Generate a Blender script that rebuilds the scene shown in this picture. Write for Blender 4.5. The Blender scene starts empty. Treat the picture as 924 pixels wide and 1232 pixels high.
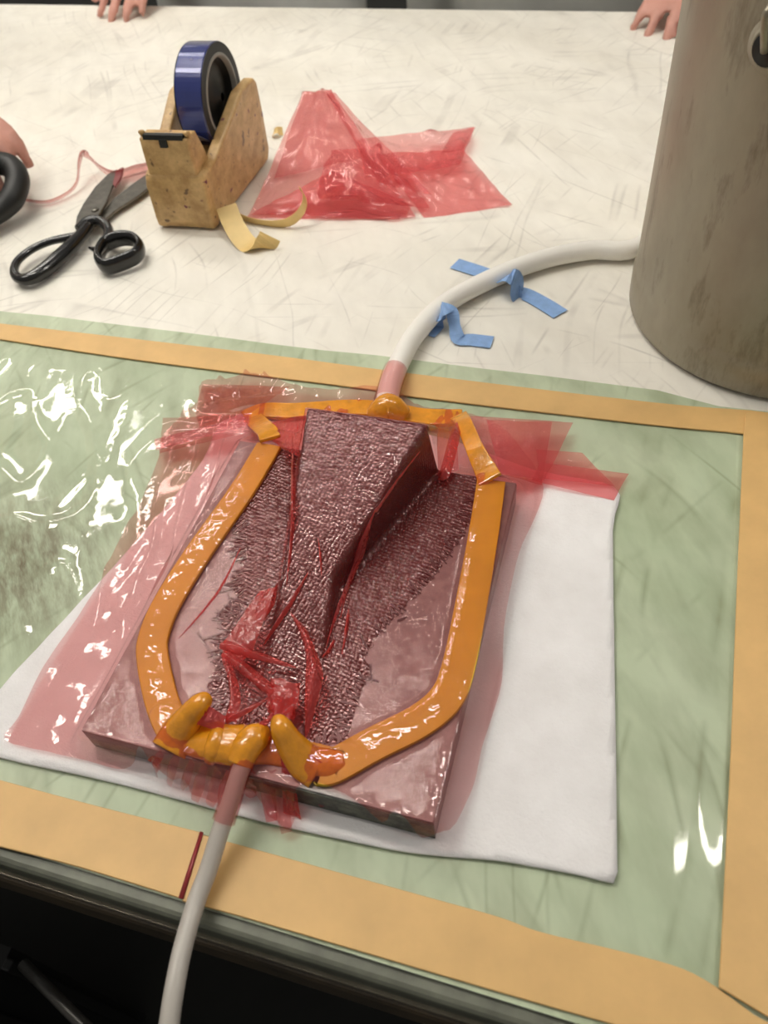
import bpy, math, random
import numpy as np
from mathutils import Vector, Matrix, noise

random.seed(7)
sc = bpy.context.scene
# ---------------------------------------------------------------- camera, light, exposure
# world frame: table top is z = 0, x runs along the near table edge, y away from the viewer
CAM_H, FPX = 0.45, 970.0
_p, _r, _w = (math.radians(v) for v in (50.0, -7.6, -22.0))
FW = Vector((math.sin(_w) * math.cos(_p), math.cos(_w) * math.cos(_p), -math.sin(_p)))
_rt = Vector((math.cos(_w), -math.sin(_w), 0)); _up = _rt.cross(FW)
RT = _rt * math.cos(_r) + _up * math.sin(_r)
UP = -_rt * math.sin(_r) + _up * math.cos(_r)
cam_d = bpy.data.cameras.new('camera'); cam = bpy.data.objects.new('camera', cam_d)
sc.collection.objects.link(cam); sc.camera = cam
m = Matrix((RT, UP, -FW)).transposed().to_4x4(); m.translation = (0, 0, CAM_H); cam.matrix_world = m
cam_d.sensor_fit = 'VERTICAL'; cam_d.sensor_height = 36; cam_d.sensor_width = 27
cam_d.lens = FPX / 1232 * 36; cam_d.clip_start = 0.01
cam_d.dof.use_dof = True; cam_d.dof.focus_distance = 0.56; cam_d.dof.aperture_fstop = 9.0

world = bpy.data.worlds.new('world'); sc.world = world; world.use_nodes = True
world.node_tree.nodes['Background'].inputs[0].default_value = (1.0, 0.96, 0.90, 1)
world.node_tree.nodes['Background'].inputs[1].default_value = 0.26
LAMP_STRENGTH = 52.0
sc.view_settings.view_transform = 'Standard'; sc.view_settings.look = 'None'
sc.view_settings.gamma = 1.0; sc.view_settings.use_curve_mapping = False
sc.view_settings.exposure = -0.12

def P(px, py, z=0.0):
    """point of the measured survey ray (px, py) at height z over the table top"""
    d = FW * FPX + RT * (px - 462) - UP * (py - 616)
    t = (z - CAM_H) / d.z
    return Vector((d.x * t, d.y * t, z))

# ---------------------------------------------------------------- materials
def lin(c): return tuple(((v / 255) / 12.92 if v / 255 < .04045 else ((v / 255 + .055) / 1.055) ** 2.4) for v in c) + (1,)
class NT:
    def __init__(s, name):
        s.m = bpy.data.materials.new(name); s.m.use_nodes = True
        s.t = s.m.node_tree; s.t.nodes.clear(); s.out = s.t.nodes.new('ShaderNodeOutputMaterial')
    def n(s, typ, **kw):
        nd = s.t.nodes.new(typ)
        for k, v in kw.items():
            if k.startswith('i_'):
                s.put(nd.inputs[int(k[2:]) if k[2:].isdigit() else k[2:].replace('_', ' ')], v)
            else: setattr(nd, k, v)
        return nd
    def put(s, sock, v):
        if isinstance(v, bpy.types.NodeSocket): s.t.links.new(v, sock)
        elif isinstance(v, bpy.types.Node): s.t.links.new(v.outputs[0], sock)
        else: sock.default_value = v
    def math(s, op, a, b=0.0, c=0.0):
        nd = s.n('ShaderNodeMath', operation=op); s.put(nd.inputs[0], a); s.put(nd.inputs[1], b); s.put(nd.inputs[2], c); return nd.outputs[0]
    def mix(s, fac, a, b):
        nd = s.n('ShaderNodeMix', data_type='RGBA'); s.put(nd.inputs[0], fac); s.put(nd.inputs[6], a); s.put(nd.inputs[7], b); return nd.outputs[2]
    def coords(s, rot=0, scale=(1, 1, 1), loc=(0, 0, 0), src=None):
        if src is None: src = s.n('ShaderNodeNewGeometry').outputs['Position']
        if rot:
            vr = s.n('ShaderNodeVectorRotate', rotation_type='Z_AXIS'); s.put(vr.inputs['Vector'], src); vr.inputs['Angle'].default_value = rot; src = vr.outputs[0]
        mp = s.n('ShaderNodeMapping'); s.put(mp.inputs[0], src)
        mp.inputs[1].default_value = loc; mp.inputs[3].default_value = scale
        return mp.outputs[0]
    def noise(s, vec, scale, detail=3, rough=.5):
        nd = s.n('ShaderNodeTexNoise'); s.put(nd.inputs['Vector'], vec)
        nd.inputs['Scale'].default_value = scale; nd.inputs['Detail'].default_value = detail; nd.inputs['Roughness'].default_value = rough
        return nd.outputs[0]
    def ramp(s, fac, stops):
        nd = s.n('ShaderNodeValToRGB'); s.put(nd.inputs[0], fac); e = nd.color_ramp.elements
        while len(e) < len(stops): e.new(.5)
        for el, (p, c) in zip(e, stops):
            el.position = p; el.color = c if len(c) == 4 else tuple(c) + (1,)
        return nd.outputs[0]
    def bump(s, h, strength=.5, dist=.001, normal=None):
        nd = s.n('ShaderNodeBump'); s.put(nd.inputs['Height'], h); nd.inputs['Strength'].default_value = strength; nd.inputs['Distance'].default_value = dist
        if normal is not None: s.put(nd.inputs['Normal'], normal)
        return nd.outputs[0]
    def principled(s, color, rough=.5, metal=0., normal=None, spec=.5, coat=0., **kw):
        b = s.n('ShaderNodeBsdfPrincipled'); s.put(b.inputs['Base Color'], color); s.put(b.inputs['Roughness'], rough)
        b.inputs['Metallic'].default_value = metal; b.inputs['Specular IOR Level'].default_value = spec; b.inputs['Coat Weight'].default_value = coat
        for k, v in kw.items(): s.put(b.inputs[k.replace('_', ' ')], v)
        if normal is not None: s.put(b.inputs['Normal'], normal)
        s.t.links.new(b.outputs[0], s.out.inputs[0]); return b
G0, G1 = (0, 0, 0, 1), (1, 1, 1, 1)
def plain(name, rgb, rough=.5, metal=0., var=.12, nscale=60, bump=0., coat=0., spec=.5):
    s = NT(name); co = s.coords(); nz = s.noise(co, nscale, 4, .6)
    c = lin(rgb); c2 = tuple(v * (1 - var * 1.6) for v in c[:3]) + (1,)
    col = s.mix(s.ramp(nz, [(.3, G0), (.7, G1)]), c2, c)
    s.principled(col, rough, metal, s.bump(nz, bump, .001) if bump else None, spec, coat); return s.m

def scratched(name, base, tint, line, stains, lines, rough, coat=0.):
    s = NT(name); geo = s.n('ShaderNodeNewGeometry').outputs['Position']
    big = s.noise(s.coords(0.4, (1, 2.2, 1), src=geo), 5, 4, .6)
    col = s.mix(s.ramp(big, [(.35, G0), (.68, G1)]), lin(base), lin(tint))
    # rubbed-in dirt between the cut lines
    sm = s.noise(s.coords(-.5, (2.6, 1, 1), src=geo), 16, 4, .55)
    col = s.mix(s.math('MULTIPLY', s.ramp(sm, [(.38, G0), (.78, G1)]), stains), col, lin(line))
    # knife cuts: bands of noise drawn out along one direction, thresholded to hairlines
    for k, (rot, sx, sy, dens, amt) in enumerate(lines):
        wob = s.noise(s.coords(0, (1, 1, 1), (k * 3.1, k, 0), src=geo), 2.2, 2)
        v = s.n('ShaderNodeVectorMath', operation='MULTIPLY_ADD'); s.put(v.inputs[0], wob); v.inputs[1].default_value = (.12, .12, 0); s.put(v.inputs[2], geo)
        nz = s.noise(s.coords(rot, (sx, sy, 1), (k * 1.7, -k * 2.3, 0), src=v.outputs[0]), 1.0, 0, .5)
        d = s.math('ABSOLUTE', s.math('SUBTRACT', nz, .5))
        ln = s.ramp(d, [(0, G1), (dens, G0)])
        gate = s.ramp(s.noise(s.coords(rot, (2, 7, 1), (k * 5.1, 2, 0), src=geo), 2.2, 3), [(.48, G0), (.66, G1)])
        col = s.mix(s.math('MULTIPLY', s.math('MULTIPLY', ln, gate), amt), col, lin(line))
    s.principled(col, rough, 0, s.bump(sm, .12, .0005), .4, coat); return s, col
_s, _ = scratched('white_cutting_surface', (240, 236, 226), (231, 226, 214), (138, 130, 120), .14,
    [(.35, 34, .8, .020, .34), (-.65, 30, .9, .018, .32), (1.35, 26, .8, .018, .3), (.8, 20, .9, .012, .34), (.05, 46, .7, .03, .28), (-1.2, 18, .8, .010, .36)], .42)
M_WHITE = _s.m
_s, _c = scratched('green_cutting_mat', (196, 206, 178), (178, 192, 160), (118, 122, 88), .42,
    [(.15, 34, 1.0, .04, .5), (-.5, 24, 1.1, .03, .42), (.6, 22, 1.0, .028, .42), (-.12, 44, .9, .05, .42), (-.9, 18, 1.2, .018, .4)], .4)
# brown worn-in stain on the mat near the left of the frame
_g = _s.n('ShaderNodeNewGeometry').outputs['Position']
_st = P(25, 680); _v = _s.n('ShaderNodeVectorMath', operation='DISTANCE'); _s.put(_v.inputs[0], _g); _v.inputs[1].default_value = _st
_mask = _s.math('MULTIPLY', _s.ramp(_v.outputs['Value'], [(.0, G1), (.10, G0)]), _s.ramp(_s.noise(_s.coords(-.7, (4, 1, 1), src=_g), 30, 4, .7), [(.38, G0), (.62, G1)]))
_s.put([n for n in _s.t.nodes if n.type == 'BSDF_PRINCIPLED'][0].inputs['Base Color'], _s.mix(_s.math('MULTIPLY', _mask, .9), _c, lin((96, 78, 48))))
M_MAT = _s.m
M_TAPE = plain('tan_backing_paper', (222, 180, 116), .5, 0, .10, 25, .05)
M_SEAL = plain('yellow_sealant', (220, 186, 16), .38, 0, .10, 45, .25, .0)
M_SEALW = plain('film_wrapped_sealant', (228, 150, 28), .2, 0, .16, 110, .8, .6)
M_EDGE = plain('dull_edge_trim', (112, 114, 100), .45, .2, .3, 40)
M_EDGELINE = plain('worn_metal_edge', (168, 160, 140), .35, .6, .2, 90)
M_WOOD = plain('brown_edge_board', (70, 58, 40), .6, 0, .4, 30)
M_STEEL_DARK = plain('dark_steel', (34, 34, 34), .5, .3)
M_FLOOR = plain('dark_floor', (36, 36, 33), .75, 0, .3, 6)
M_WALL = plain('grey_wall', (120, 120, 112), .8, 0, .1, 2)
M_BLACK = plain('black_enamel', (22, 21, 20), .22, 0, .3, 90, .05, .3)
M_BLACKPL = plain('black_plastic', (20, 20, 19), .5)
M_BLADE = plain('worn_steel_blade', (120, 116, 108), .36, .75, .25, 120, .08)
M_BLADE_RED = plain('red_stained_tip', (150, 84, 84), .4, .3)
M_PAPER = plain('yellow_paper', (238, 206, 136), .45, 0, .08, 40)
M_BLUE = plain('blue_film_tape', (28, 44, 120), .19, .15, .1, 30, 0, 1.0, 1.0)
M_BLUETAPE = plain('blue_masking_tape', (142, 178, 228), .5, 0, .12, 160, .12)
M_CORE = plain('grey_core', (150, 146, 138), .55)
M_SKIN = plain('skin', (214, 150, 130), .5, 0, .12, 30)
M_SKINR = plain('ruddy_skin', (214, 156, 140), .5, 0, .12, 30)
M_COAT = plain('grey_overall', (208, 208, 200), .85, 0, .15, 8)
M_COAT2 = plain('pale_overall', (232, 232, 226), .85, 0, .15, 8)
M_TROUS = plain('dark_trousers', (58, 60, 58), .85)
M_HAIR = plain('brown_hair', (52, 38, 28), .6)
M_SHOE = plain('black_shoe', (24, 24, 24), .5)
M_EYE = plain('eye_white', (235, 232, 226), .2)
M_HOUSING = plain('white_lamp_housing', (220, 220, 215), .5)

def mk_felt():
    s = NT('white_breather_felt'); co = s.coords(); n1 = s.noise(co, 420, 4, .7); n2 = s.noise(co, 18, 4, .6)
    col = s.mix(s.ramp(n2, [(.35, G0), (.7, G1)]), lin((226, 223, 222)), lin((240, 238, 238)))
    s.principled(col, .95, 0, s.bump(s.math('ADD', n1, s.math('MULTIPLY', n2, 2.0)), .35, .002), .1); return s.m
M_FELT = mk_felt()
def mk_dispenser():
    s = NT('speckled_tan_plastic'); co = s.coords(); n1 = s.noise(co, 60, 5, .7); v = s.noise(co, 130, 2, .4); w = s.noise(s.coords(loc=(4, 1, 2)), 85, 2, .4)
    col = s.mix(s.ramp(n1, [(.35, G0), (.65, G1)]), lin((176, 138, 84)), lin((214, 178, 122)))
    col = s.mix(s.ramp(v, [(.67, G0), (.72, G1)]), col, lin((120, 92, 62)))
    col = s.mix(s.ramp(w, [(.70, G0), (.73, G1)]), col, lin((112, 44, 62)))
    s.principled(col, .4, 0, s.bump(n1, .08, .0006), .5); return s.m
M_DISP = mk_dispenser()
def mk_bucket():
    s = NT('dull_stained_metal'); co = s.coords(0, (1, 1, .45)); n1 = s.noise(co, 9, 6, .65); n2 = s.noise(s.coords(.3, (3, 3, .8), (3, 1, 4)), 14, 5, .7); n3 = s.noise(s.coords(0, (1, 1, 1), (9, 2, 4)), 26, 3, .6)
    col = s.mix(s.ramp(n1, [(.35, G0), (.68, G1)]), lin((148, 140, 122)), lin((178, 170, 152)))
    col = s.mix(s.math('MULTIPLY', s.ramp(n2, [(.55, G0), (.72, G1)]), .7), col, lin((104, 94, 78)))
    col = s.mix(s.ramp(n3, [(.72, G0), (.78, G1)]), col, lin((196, 194, 184)))
    s.principled(col, s.ramp(n1, [(.2, (.38,) * 3), (.8, (.6,) * 3)]), .35, s.bump(n2, .1, .001), .4); return s.m
M_BUCKET = mk_bucket()
def mk_plate(name, a, b, metal, rough, bs):
    s = NT(name); co = s.coords(); n1 = s.noise(co, 70, 5, .7); n2 = s.noise(co, 900, 2, .5)
    col = s.mix(s.ramp(n1, [(.42, G0), (.62, G1)]), lin(a), lin(b))
    s.principled(col, rough, metal, s.bump(n2, bs, .0004), .5); return s.m
M_PLATE = mk_plate('brushed_mould_plate', (124, 118, 116), (138, 132, 129), .3, .36, .3)
M_PLATESIDE = mk_plate('grimy_plate_side', (44, 48, 40), (92, 96, 82), .1, .5, .3)

TOW = 0.0027
def weave_height(s):
    """2x2 twill relief from the surface-following 'wv' attribute"""
    at = s.n('ShaderNodeAttribute', attribute_name='wv')
    co = s.coords(.22, (1 / TOW,) * 3, src=at.outputs['Vector'])
    wob = s.noise(s.coords(0, (1, 1, 1), src=at.outputs['Vector']), 60, 2)
    vm = s.n('ShaderNodeVectorMath', operation='MULTIPLY_ADD'); s.put(vm.inputs[0], wob); vm.inputs[1].default_value = (.9, .9, 0); s.put(vm.inputs[2], co)
    sep = s.n('ShaderNodeSeparateXYZ'); s.put(sep.inputs[0], vm.outputs[0]); u, v = sep.outputs[0], sep.outputs[1]
    k = s.math('FLOORED_MODULO', s.math('ADD', s.math('FLOOR', u), s.math('FLOOR', v)), 4.0)
    warp = s.math('LESS_THAN', k, 1.5)
    def prof(x):
        f = s.math('SUBTRACT', s.math('FRACT', x), .5); f2 = s.math('MULTIPLY', f, f); return s.math('SUBTRACT', 1.0, s.math('ADD', s.math('MULTIPLY', f2, .5), s.math('MULTIPLY', s.math('MULTIPLY', f2, f2), 12.0)))
    pu, pv = prof(u), prof(v)
    # each float rises across its tow and dives under at its ends
    hw = s.math('ADD', pu, s.math('MULTIPLY', pv, .35)); hf = s.math('ADD', pv, s.math('MULTIPLY', pu, .35))
    h = s.math('ADD', s.math('MULTIPLY', warp, hw), s.math('MULTIPLY', s.math('SUBTRACT', 1.0, warp), hf))
    # every crossing lies at its own slight tilt
    cell = s.n('ShaderNodeCombineXYZ'); s.put(cell.inputs[0], s.math('FLOOR', u)); s.put(cell.inputs[1], s.math('FLOOR', v)); wn = s.n('ShaderNodeTexWhiteNoise', noise_dimensions='3D'); s.put(wn.inputs['Vector'], cell.outputs[0])
    sp = s.n('ShaderNodeSeparateXYZ'); s.put(sp.inputs[0], wn.outputs['Color'])
    for ax_, q in ((sp.outputs[0], u), (sp.outputs[1], v)):
        h = s.math('ADD', h, s.math('MULTIPLY', s.math('MULTIPLY', s.math('SUBTRACT', ax_, .5), s.math('SUBTRACT', s.math('FRACT', q), .5)), 1.5))
    return h, warp
def mk_carbon():
    s = NT('carbon_twill'); h, warp = weave_height(s)
    col = s.mix(warp, lin((28, 11, 10)), lin((44, 17, 16)))
    b = s.principled(col, .17, 0, s.bump(h, 1.0, .00030), 1.0); b.inputs['IOR'].default_value = 1.6; return s.m
M_CARBON = mk_carbon()
M_TOW = plain('loose_carbon_tow', (40, 34, 32), .3, 0, .2, 200, 0, 0, .7)

def mk_film(name, tint, body, bodyfac, rough=.07, weave=False, wr=.5, wrscale=55):
    s = NT(name); co = s.coords()
    n1 = s.noise(co, wrscale, 3, .55)
    if weave: n1 = s.math('MULTIPLY', n1, s.math('MULTIPLY_ADD', s.n('ShaderNodeAttribute', attribute_name='onmould').outputs['Fac'], .7, .3))
    nrm = s.bump(n1, wr, .004)
    if weave:
        h, _ = weave_height(s); ma = s.n('ShaderNodeAttribute', attribute_name='onweave').outputs['Fac']
        fine = s.noise(co, 700, 2, .5)
        hh = s.math('ADD', s.math('MULTIPLY', h, ma), s.math('MULTIPLY', s.math('MULTIPLY', fine, s.n('ShaderNodeAttribute', attribute_name='onplate').outputs['Fac']), .7))
        nrm = s.bump(hh, 1.0, .00026, nrm)
    tr = s.n('ShaderNodeBsdfTransparent'); tr.inputs[0].default_value = tint
    df = s.n('ShaderNodeBsdfDiffuse'); df.inputs[0].default_value = body; s.put(df.inputs['Normal'], nrm)
    tl = s.n('ShaderNodeBsdfTranslucent'); tl.inputs[0].default_value = body
    b = s.n('ShaderNodeMixShader'); b.inputs[0].default_value = .4; s.put(b.inputs[1], df.outputs[0]); s.put(b.inputs[2], tl.outputs[0])
    a = s.n('ShaderNodeMixShader'); a.inputs[0].default_value = bodyfac; s.put(a.inputs[1], tr.outputs[0]); s.put(a.inputs[2], b.outputs[0])
    gl = s.n('ShaderNodeBsdfGlossy'); gl.inputs['Roughness'].default_value = rough; s.put(gl.inputs['Normal'], nrm)
    bf = s.n('ShaderNodeNewGeometry').outputs['Backfacing']
    fr = s.n('ShaderNodeFresnel'); s.put(fr.inputs[0], s.math('MULTIPLY_ADD', bf, 1 / 1.5 - 1.5, 1.5)); s.put(fr.inputs['Normal'], nrm)
    ff_ = fr.outputs[0]
    if weave: ff_ = s.math('MULTIPLY', ff_, s.math('MULTIPLY_ADD', ma, -.72, 1.0))     # film wetted onto the fabric loses most of its own sheen
    x = s.n('ShaderNodeMixShader'); s.put(x.inputs[0], ff_); s.put(x.inputs[1], a.outputs[0]); s.put(x.inputs[2], gl.outputs[0])
    s.t.links.new(x.outputs[0], s.out.inputs[0]); return s.m
M_CLEAR = mk_film('clear_release_film', (.98, .985, .975, 1), (.8, .8, .8, 1), .015, .06, wr=.03, wrscale=30)
M_FILM = mk_film('pink_bagging_film', (.955, .745, .74, 1), (.70, .085, .08, 1), .13, .085, True, .34)
M_FILM_LOOSE = mk_film('loose_pink_film', (.96, .66, .66, 1), (.86, .17, .19, 1), .30, .09, False, .7, 70)
M_FILM_FOLD = mk_film('gathered_pink_film', (.93, .36, .34, 1), (.72, .07, .06, 1), .42, .12, False, .6, 120)
M_TUBE = None
def mk_tube(name, body, tr):
    s = NT(name); b = s.principled(body, .28, 0, None, .5); b.inputs['Transmission Weight'].default_value = 0
    b.inputs['Subsurface Weight'].default_value = .0
    t = s.n('ShaderNodeBsdfTranslucent'); t.inputs[0].default_value = body
    x = s.n('ShaderNodeMixShader'); x.inputs[0].default_value = tr; s.put(x.inputs[1], b.outputs[0]); s.put(x.inputs[2], t.outputs[0])
    s.t.links.new(x.outputs[0], s.out.inputs[0]); return s.m
M_TUBE = mk_tube('milky_tube', lin((206, 200, 192)), .3)
M_TUBE_W = mk_tube('white_hose', lin((250, 247, 240)), .1)
def mk_emit():
    s = NT('lamp_diffuser'); e = s.n('ShaderNodeEmission'); e.inputs[0].default_value = (1, .95, .86, 1); e.inputs[1].default_value = LAMP_STRENGTH
    s.t.links.new(e.outputs[0], s.out.inputs[0]); return s.m
M_LAMP = mk_emit()

# ---------------------------------------------------------------- builders
def tag(o, label=None, cat=None, group=None, kind=None):
    if label: o['label'] = label
    if cat: o['category'] = cat
    if group: o['group'] = group
    if kind: o['kind'] = kind
    return o
def thing(name, loc, label, cat, group=None):
    o = bpy.data.objects.new(name, None); o.empty_display_size = .02; o.location = loc
    sc.collection.objects.link(o); tag(o, label, cat, group); return o
def root_loc(o):
    v = Vector(o.location)
    while o.parent: o = o.parent; v += Vector(o.location)
    return v
def mesh(name, verts, faces, mat, parent=None, base=None, smooth=True, attrs=None):
    verts = [Vector(v) for v in verts]
    if parent is not None: off = root_loc(parent)
    elif base is not None: off = Vector(base)
    else:
        off = sum(verts, Vector()) / len(verts); off.z = min(v.z for v in verts)
    me = bpy.data.meshes.new(name); me.from_pydata([v - off for v in verts], [], faces); me.update()
    if mat: me.materials.append(mat)
    if smooth:
        for p in me.polygons: p.use_smooth = True
    for k, (typ, vals) in (attrs or {}).items():
        a = me.attributes.new(k, typ, 'POINT')
        a.data.foreach_set('vector' if typ == 'FLOAT_VECTOR' else 'value', np.asarray(vals, dtype=np.float32).ravel())
    o = bpy.data.objects.new(name, me); sc.collection.objects.link(o)
    if parent is not None: o.parent = parent
    else: o.location = off
    return o
class MB:
    def __init__(s): s.v, s.f = [], []
    def add(s, v, f):
        n = len(s.v); s.v += [Vector(q) for q in v]; s.f += [[i + n for i in q] for q in f]; return s
    def box(s, a, b):
        x0, y0, z0 = a; x1, y1, z1 = b
        return s.add([(x0, y0, z0), (x1, y0, z0), (x1, y1, z0), (x0, y1, z0), (x0, y0, z1), (x1, y0, z1), (x1, y1, z1), (x0, y1, z1)],
                     [(0, 3, 2, 1), (4, 5, 6, 7), (0, 1, 5, 4), (1, 2, 6, 5), (2, 3, 7, 6), (3, 0, 4, 7)])
    def build(s, name, mat, parent=None, **k): return mesh(name, s.v, s.f, mat, parent, **k)
def bevel(o, w, seg=2, ang=40):
    b = o.modifiers.new('bevel', 'BEVEL'); b.width = w; b.segments = seg; b.limit_method = 'ANGLE'; b.angle_limit = math.radians(ang); return o
def smooth_path(pts, n=6, closed=False):
    pts = [Vector(p) for p in pts]; out = []; N = len(pts)
    rng = range(N if closed else N - 1)
    for i in rng:
        g = (lambda k: pts[k % N]) if closed else (lambda k: pts[max(0, min(N - 1, k))])
        a, b, c, d = g(i - 1), g(i), g(i + 1), g(i + 2)
        for j in range(n):
            t = j / n
            out.append(.5 * ((2 * b) + (c - a) * t + (2 * a - 5 * b + 4 * c - d) * t * t + (3 * b - a - 3 * c + d) * t ** 3))
    if not closed: out.append(pts[-1])
    return out
def interp(vals, n):
    if not isinstance(vals, (list, tuple)): return [vals] * n
    return list(np.interp(np.linspace(0, 1, n), np.linspace(0, 1, len(vals)), vals))
def sweep(path, r, seg=12, closed=False, cap=True, up=None, squash=1.0):
    """tube along a path; squash scales the section along the second frame axis (towards up)"""
    n = len(path); rr = interp(r, n); sq = interp(squash, n); v, f = [], []
    prev = None
    for i, p in enumerate(path):
        a = path[i - 1] if (i > 0 or closed) else path[i]; b = path[(i + 1) % n] if (i < n - 1 or closed) else path[i]
        t = (b - a).normalized()
        if up is not None: s = t.cross(Vector(up))
        elif prev is None: s = t.cross(Vector((0, 0, 1)))
        else: s = prev - t * prev.dot(t)
        if s.length < 1e-4: s = prev if prev is not None else t.orthogonal()
        s.normalize(); prev = s; w = s.cross(t)
        for k in range(seg):
            th = 2 * math.pi * k / seg
            v.append(p + s * math.cos(th) * rr[i] + w * math.sin(th) * rr[i] * sq[i])
    for i in range(n if closed else n - 1):
        for k in range(seg):
            a, b = i * seg, ((i + 1) % n) * seg; k2 = (k + 1) % seg
            f.append((a + k, a + k2, b + k2, b + k))
    if cap and not closed:
        f.append(tuple(range(seg))[::-1]); f.append(tuple(range((n - 1) * seg, n * seg)))
    return v, f
def ribbon(path, width, thick, sides=None, upd=None):
    """flat strip with real thickness; sides = fixed side vector or None for horizontal"""
    n = len(path); ww = interp(width, n); v, f = [], []
    for i, p in enumerate(path):
        t = (path[min(n - 1, i + 1)] - path[max(0, i - 1)]).normalized()
        if sides is not None: s = Vector(sides[i] if isinstance(sides, list) else sides)
        else:
            h = Vector((t.x, t.y, 0)); 
            if h.length < 1e-4: h = (path[-1] - path[0])
            s = h.cross(Vector((0, 0, 1)))
        s = (s - t * s.dot(t)).normalized(); u = s.cross(t).normalized()
        if u.z < 0 and upd is None: u = -u
        for a, b in ((-1, 0), (1, 0), (1, 1), (-1, 1)):
            v.append(p + s * a * ww[i] / 2 + u * b * thick)
    for i in range(n - 1):
        for k in range(4):
            a, b = i * 4, i * 4 + 4; k2 = (k + 1) % 4; f.append((a + k, a + k2, b + k2, b + k))
    f.append((3, 2, 1, 0)); f.append(tuple(range(n * 4 - 4, n * 4))); return v, f
def prism(poly, z0, z1):
    n = len(poly); v = [Vector((p[0], p[1], z0)) for p in poly] + [Vector((p[0], p[1], z1)) for p in poly]
    return v, [tuple(range(n))[::-1], tuple(range(n, 2 * n))] + [(i, (i + 1) % n, n + (i + 1) % n, n + i) for i in range(n)]
def lathe(profile, seg=64, axis=Vector((0, 0, 1)), origin=Vector((0, 0, 0)), closed=False):
    q = Vector((0, 0, 1)).rotation_difference(axis); v, f = [], []; n = len(profile)
    for r, z in profile:
        for k in range(seg):
            th = 2 * math.pi * k / seg; v.append(Vector(origin) + q @ Vector((r * math.cos(th), r * math.sin(th), z)))
    for i in range(n if closed else n - 1):
        for k in range(seg):
            a, b = i * seg, ((i + 1) % n) * seg; k2 = (k + 1) % seg; f.append((a + k, a + k2, b + k2, b + k))
    return v, f
def inside(poly, X, Y):
    r = np.zeros(X.shape, bool); n = len(poly); j = n - 1
    for i in range(n):
        xi, yi = poly[i]; xj, yj = poly[j]
        c = ((yi > Y) != (yj > Y)) & (X < (xj - xi) * (Y - yi) / (yj - yi + 1e-15) + xi); r ^= c; j = i
    return r
def seg_dist(path, X, Y):
    D = np.full(X.shape, 9.); 
    for (ax, ay), (bx, by) in zip(path[:-1], path[1:]):
        dx, dy = bx - ax, by - ay; t = np.clip(((X - ax) * dx + (Y - ay) * dy) / (dx * dx + dy * dy + 1e-12), 0, 1)
        D = np.minimum(D, np.hypot(X - ax - t * dx, Y - ay - t * dy))
    return D
def sheet(poly, step, zfn):
    """height-field sheet cut to an outline: grid cells inside, border points pulled onto the outline"""
    poly = [(p[0], p[1]) for p in poly]
    xs = [p[0] for p in poly]; ys = [p[1] for p in poly]
    gx = np.arange(min(xs) - step, max(xs) + 2 * step, step); gy = np.arange(min(ys) - step, max(ys) + 2 * step, step)
    X, Y = np.meshgrid(gx, gy, indexing='ij')
    cell = inside(poly, X[:-1, :-1] + step / 2, Y[:-1, :-1] + step / 2)
    use = np.zeros(X.shape, int)
    for a, b in ((0, 0), (1, 0), (0, 1), (1, 1)):
        use[a:X.shape[0] - 1 + a, b:X.shape[1] - 1 + b] += cell
    border = (use > 0) & (use < 4)
    bx, by = X[border], Y[border]; best = np.full(bx.shape, 9.); nx, ny = bx.copy(), by.copy()
    for (ax, ay), (cx, cy) in zip(poly, poly[1:] + poly[:1]):
        dx, dy = cx - ax, cy - ay; t = np.clip(((bx - ax) * dx + (by - ay) * dy) / (dx * dx + dy * dy + 1e-12), 0, 1)
        qx, qy = ax + t * dx, ay + t * dy; d = np.hypot(bx - qx, by - qy); k = d < best
        best[k], nx[k], ny[k] = d[k], qx[k], qy[k]
    k = best < step * 1.5; tx, ty = bx.copy(), by.copy(); tx[k], ty[k] = nx[k], ny[k]
    X = X.copy(); Y = Y.copy(); X[border], Y[border] = tx, ty
    ids = np.full(X.shape, -1); on = use > 0; ids[on] = np.arange(on.sum())
    Xs, Ys = X[on], Y[on]; Z = zfn(Xs, Ys)
    ci, cj = np.nonzero(cell)
    F = np.stack([ids[ci, cj], ids[ci + 1, cj], ids[ci + 1, cj + 1], ids[ci, cj + 1]], 1)
    return np.stack([Xs, Ys, Z], 1), F.tolist()
def vnoise(X, Y, s, seed=0.0):
    return np.array([noise.noise((x * s + seed, y * s - seed, seed * .37)) for x, y in zip(X, Y)])

# ---------------------------------------------------------------- room and lamps
tag(mesh('floor', [(-5, -4, -.9), (5, -4, -.9), (5, 6, -.9), (-5, 6, -.9)], [(0, 1, 2, 3)], M_FLOOR), kind='structure')
tag(MB().box((-5, 6, -.9), (5, 6.1, 2.1)).build('wall_back', M_WALL, smooth=False), kind='structure')
def lamp(x, y, label):
    t = thing('ceiling_lamp', (x, y, 2.05), label, 'lamp', 'overhead panel lamps')
    fr = MB()
    fr.box((x - .64, y - .075, 2.0), (x + .64, y - .045, 2.06)); fr.box((x - .64, y + .045, 2.0), (x + .64, y + .075, 2.06))
    fr.box((x - .64, y - .045, 2.0), (x - .61, y + .045, 2.06)); fr.box((x + .61, y - .045, 2.0), (x + .64, y + .045, 2.06)); fr.box((x - .64, y - .075, 2.06), (x + .64, y + .075, 2.07))
    fr.build('housing', M_HOUSING, t, smooth=False)
    MB().box((x - .61, y - .045, 2.02), (x + .61, y + .045, 2.03)).build('diffuser', M_LAMP, t, smooth=False)
lamp(-1.5, .25, 'overhead panel lamp to the left of the moulding')
lamp(-.82, .84, 'overhead panel lamp above the middle of the table')
lamp(1.2, 1.0, 'overhead panel lamp above the right end of the table')
lamp(-2.65, 2.2, 'overhead panel lamp above the left end of the table')
lamp(-1.5, 1.62, 'overhead panel lamp above the far side of the table')
lamp(-2.4, 4.1, 'overhead panel lamp far behind the table on the left')
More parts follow.
